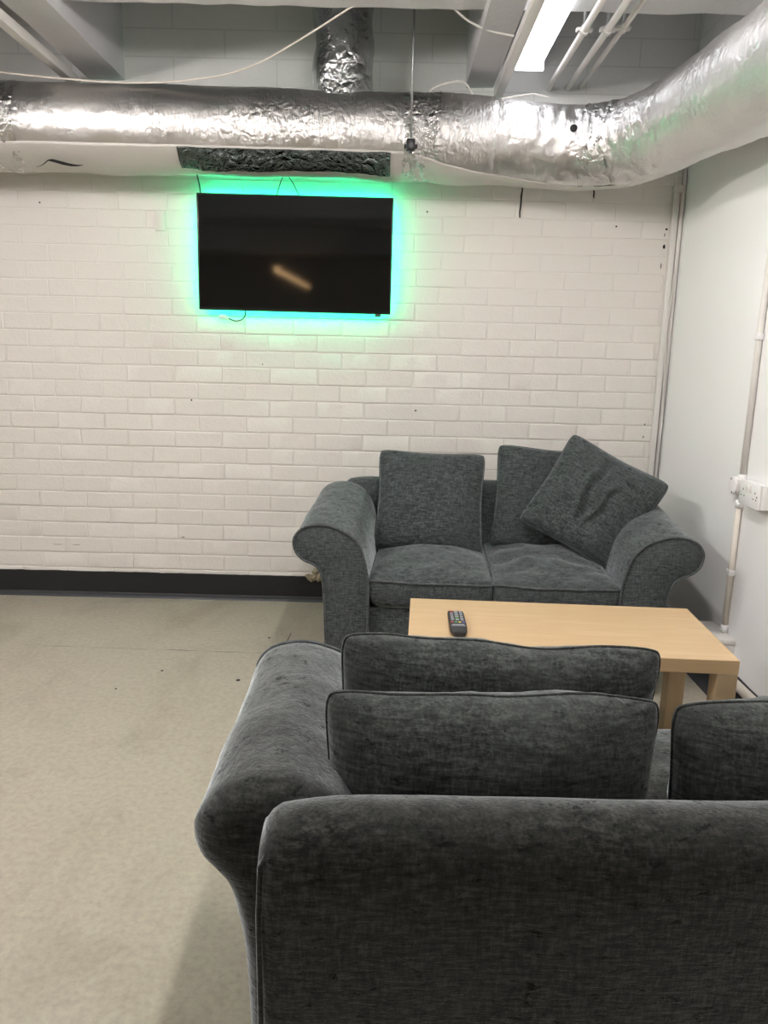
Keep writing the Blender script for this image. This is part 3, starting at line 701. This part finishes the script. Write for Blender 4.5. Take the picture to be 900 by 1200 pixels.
def make_sofa(name, label, loc, rz, F, seed):
    t = thing(name, label, 'sofa', loc, (0, 0, rz))
    # local: front at y=0, back at y=0.78
    put('base', bx(-W2+AO+0.002, W2-AO-0.002, 0.030, 0.66, 0.06, 0.30, bev=0.008, seg=3), F, t, angle=0.7)
    for s in (-1, 1):
        a = put('arm', arm_mesh(s), F, t, angle=math.radians(60))
        P_ = [Vector((p.x, -0.001, p.z)) for p in off_prof(0, 0, s)]
        put('piping', tb(P_, 0.0042, 8), M_piping, a)
    # backrest
    cs = [(.735,.06),(.745,.2),(.762,.42),(.772,.56),(.772,.615),(.764,.645),(.748,.668),(.722,.680),(.692,.677),(.664,.660),(.645,.625),(.630,.55),(.605,.42),(.595,.30),(.59,.06)]
    C_ = [Vector(p) for p in [(a, b, 0) for a, b in cs]]; C_ = spline(C_, 4)
    HB = 0.624; bm = bmesh.new(); rows = []
    cen = Vector((0.68, 0.4, 0))
    xs = [(-HB, 0.028), (-HB+0.004, 0.014), (-HB+0.012, 0.005), (-HB+0.024, 0.0)] + [(-HB+0.04+(2*HB-0.08)*i/44, 0) for i in range(45)]
    xs += [(HB-0.024, 0), (HB-0.012, 0.005), (HB-0.004, 0.014), (HB, 0.028)]
    for (x, ins) in xs:
        row = []
        for i, p in enumerate(C_):
            q = Vector((x, p.x, p.y)); zz = p.y
            if zz > 0.5:
                # crown drops gently towards the ends
                q.z -= 0.016*max(0, (abs(x)-0.50)/0.117)**2*(zz-0.5)/0.18
            if ins:
                k = ins; q.z -= k*(1 if zz > 0.6 else 0)*(zz-0.6)/0.08; q.y += (-k if p.x > 0.70 else k)*0.7
            q.y += 0.004*noise.noise(q*4+Vector((seed, 0, 0))) + 0.002*noise.noise(q*13)
            row.append(q)
        rows.append(row)
    loft(bm, rows); b = put('backrest', bm, F, t, angle=math.radians(65))
    for s in (-1, 1):
        put('piping', tb([(s*(HB-0.004), 0.750, 0.07), (s*(HB-0.004), 0.757, 0.30), (s*(HB-0.004), 0.768, 0.56), (s*(HB-0.006), 0.762, 0.625), (s*(HB-0.016), 0.752, 0.640)], 0.004, 8), F, b)
    # seat cushions
    for k, s in enumerate((-1, 1)):
        bm = bmesh.new(); cx = s*0.229; n = 30; rows = []
        G = {}
        wd, dp = 0.455, 0.60
        def PT(u, v, side):
            au, av = abs(u), abs(v)
            e = (max(0, 1-au**8)**0.30)*(max(0, 1-av**8)**0.30)
            crown = (1-au**2)*(1-av**2)
            x = cx + wd/2*u*(1-0.012*(1-av*av)); y = 0.010 + dp/2 + dp/2*v*(1-0.012*(1-au*au))
            if v < 0: y -= 0.018*(1-au**2)*av**4
            mid = 0.408
            lump = (0.016 if k else 0.006)*noise.noise(Vector((x*11, y*13, seed+k*3))) + 0.010*noise.noise(Vector((x*6, y*6, seed+k*7)))
            if side > 0:
                z = mid + 0.020*e + 0.034*crown + lump*min(1, 3*crown)
            else:
                eb = (max(0, 1-au**18)**0.42)*(max(0, 1-av**18)**0.42)
                z = mid - 0.115*eb
                if eb > 0: x += 0.006*u*au**6; y += 0.012*v*av**6
            return Vector((x, y, z))
        def par(i): q = -1+2*i/n; return math.sin(q*PI/2)*0.6+q*0.4
        for side in (-1, 1):
            for i in range(n+1):
                for j in range(n+1):
                    if i in (0, n) or j in (0, n):
                        if ('e', i, j) not in G: G[('e', i, j)] = bm.verts.new(PT(par(i), par(j), 0) if True else None)
                        G[(side, i, j)] = G[('e', i, j)]
                    else: G[(side, i, j)] = bm.verts.new(PT(par(i), par(j), side))
            for i in range(n):
                for j in range(n):
                    f = (G[(side, i, j)], G[(side, i+1, j)], G[(side, i+1, j+1)], G[(side, i, j+1)])
                    bm.faces.new(f if side > 0 else f[::-1])
        # seams run round the middle of the edge; pull every border vertex to the mid height
        for key, vtx in G.items():
            if key[0] == 'e': vtx.co.z = 0.406 + 0.004*noise.noise(Vector((vtx.co.x*9, vtx.co.y*9, seed)))
        loop = [G[('e', i, 0)].co.copy() for i in range(n)] + [G[('e', n, j)].co.copy() for j in range(n)] + [G[('e', i, n)].co.copy() for i in range(n, 0, -1)] + [G[('e', 0, j)].co.copy() for j in range(n, 0, -1)]
        c = put('seat_cushion', bm, F, t)
        put('piping', tb([p+Vector((0, 0, 0.001)) for p in loop], 0.0045, 6, closed=True, caps=False), M_piping, c)
    for sx in (-1, 1):
        for y in (0.07, 0.62):
            bm = bmesh.new(); tube(bm, [(sx*0.53, y, 0.062), (sx*0.53, y, 0.0)], [0.026, 0.019], 16); put('foot', bm, M_blackpl, t, angle=0.6)
    return t
sofa_a = make_sofa('sofa', 'dark grey two-seat scroll-arm sofa against the brick wall, facing the camera behind the table', (0.395, 2.685, 0), math.radians(-3.0), M_fab, 0)
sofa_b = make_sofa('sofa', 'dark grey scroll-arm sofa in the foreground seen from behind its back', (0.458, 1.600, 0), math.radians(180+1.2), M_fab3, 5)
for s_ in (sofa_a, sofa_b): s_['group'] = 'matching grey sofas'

def pillow(label, c, tilt, roll, yaw, wd, ht, th, seed, grp, F=M_fab2, **k):
    """tilt leans the top away (+Y) at yaw 0, roll turns clockwise as seen from the front"""
    bm, loop = pillow_mesh(wd, ht, th, seed, **k)
    t = thing('scatter_cushion', label, 'cushion', c, group=grp)
    t.rotation_mode = 'QUATERNION'
    t.rotation_quaternion = (Matrix.Rotation(yaw, 3, 'Z') @ Matrix.Rotation(-tilt, 3, 'X') @ Matrix.Rotation(roll, 3, 'Y')).to_quaternion()
    put('cover', bm, F, t); put('piping', tb(loop, 0.0026, 6, closed=True, caps=False), F, t)
    return t
g1 = 'cushions on the back sofa'; g2 = 'cushions on the front sofa'
dg = math.radians
pillow('square grey cushion upright on the left seat of the back sofa', (0.180, 3.175, 0.622), dg(24), dg(1.5), dg(-2), 0.445, 0.425, 0.15, 1.0, g1)
pillow('grey cushion at the back of the right seat, partly hidden by a tilted cushion', (0.690, 3.225, 0.632), dg(18), dg(3), dg(-4), 0.46, 0.435, 0.13, 2.0, g1)
pillow('grey cushion tilted on its corner, leaning on the right arm of the back sofa', (0.832, 3.055, 0.655), dg(24), dg(27), dg(-14), 0.435, 0.425, 0.17, 3.0, g1, wr=1.8, fold=0.020, n=90)
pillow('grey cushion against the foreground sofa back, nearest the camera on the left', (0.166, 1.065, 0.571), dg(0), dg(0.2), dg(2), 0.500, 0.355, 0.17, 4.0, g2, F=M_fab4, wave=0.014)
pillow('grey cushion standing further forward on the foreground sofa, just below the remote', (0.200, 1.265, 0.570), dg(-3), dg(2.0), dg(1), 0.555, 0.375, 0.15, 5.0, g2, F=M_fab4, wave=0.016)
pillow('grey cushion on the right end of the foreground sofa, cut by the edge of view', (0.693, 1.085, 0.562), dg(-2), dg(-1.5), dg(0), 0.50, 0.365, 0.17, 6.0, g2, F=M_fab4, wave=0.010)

# ------------------------------------------------------------------ coffee table
TH_ = 0.45
tbl = thing('coffee_table', 'low rectangular beech coffee table between the two sofas', 'coffee table', (0.519, 2.168, 0), (0, 0, dg(-2.5)))
TL, TD = 0.445, 0.213
put('tabletop', bx(-TL, TL, -TD, TD, TH_-0.040, TH_, bev=0.0012, seg=1), M_beech, tbl, smooth=False)
for sx in (-1, 1):
    for sy in (-1, 1):
        x0, x1 = sorted((sx*TL*0.998, sx*(TL-0.055))); y0, y1 = sorted((sy*TD*0.998, sy*(TD-0.055)))
        put('leg', bx(x0, x1, y0, y1, 0.0, TH_-0.0405, bev=0.0012, seg=1), M_beechend, tbl, smooth=False)

# remote control
rm = thing('remote_control', 'small black remote control lying on the beech table', 'remote control', (0.215, 2.145, TH_+0.0005), (0, 0, dg(-1)))
rm.scale = (1.05, 1.3, 1.0)
bm = bmesh.new(); rows = []
for (y, w_, h_) in ((-0.066, 0.012, 0.010), (-0.063, 0.018, 0.016), (-0.055, 0.0225, 0.019), (-0.04, 0.024, 0.020), (0.05, 0.0235, 0.018), (0.072, 0.0225, 0.016), (0.075, 0.021, 0.013)):
    rows.append([Vector(p) for p in ((-w_*0.8, y, 0), (-w_, y, h_*0.45), (-w_*0.97, y, h_*0.85), (-w_*0.85, y, h_), (w_*0.85, y, h_), (w_*0.97, y, h_*0.85), (w_, y, h_*0.45), (w_*0.8, y, 0))])
loft(bm, rows); put('body', bm, M_rubber, rm, angle=0.7)
def btn(x, y, a, b, mt):
    z = 0.0183 + (0.0008 if y < 0 else -0.0006*y/0.03)
    put('button', bx(x-a, x+a, y-b, y+b, z-0.001, z+0.0016, bev=0.0006, seg=1), mt, rm, smooth=False)
for r in range(6):
    for c in (-1, 0, 1):
        btn(c*0.0135, 0.062-r*0.0115, 0.0042 if c else 0.005, 0.0030, M_btn_r if (r == 0 and c == -1) else (M_btn_g if (c == 0 and r == 4) else M_btn))
for i, mm in enumerate((M_btn_r, M_btn_g, M_btn_y, M_btn_b)): btn(-0.0165+i*0.011, -0.012, 0.0038, 0.0028, mm)
btn(0, -0.027, 0.0165, 0.0014, M_btn); btn(0, -0.035, 0.019, 0.0016, M_btn)

# ------------------------------------------------------------------ other lamps of the room (above and behind the camera)
for (lab, x, y0, y1, z, mt) in (
    ('ceiling tube lamp over the open floor on the left', -1.70, 0.9, 2.35, 2.25, M_lamp2),
    ('ceiling tube lamp above the foreground sofa', 0.15, 0.9, 2.1, 2.28, M_lamp2),
    ('ceiling tube lamp over the left side of the room behind the camera', -3.6, -2.6, -1.2, 2.30, M_lamp2),
    ('warm ceiling tube lamp at the far end of the room', -1.50, -7.0, -3.2, 2.06, M_lamp3),
):
    t = batten('tube_lamp', lab, x, y0, y1, z, mt, 0.085, full=True)
    for k in (-0.4, 0.4):
        bm = bmesh.new(); cyl(bm, (0, k, 0.060), (0,0,1), 0.006, TOP-z-0.062); put('hanger', bm, M_steel, t)
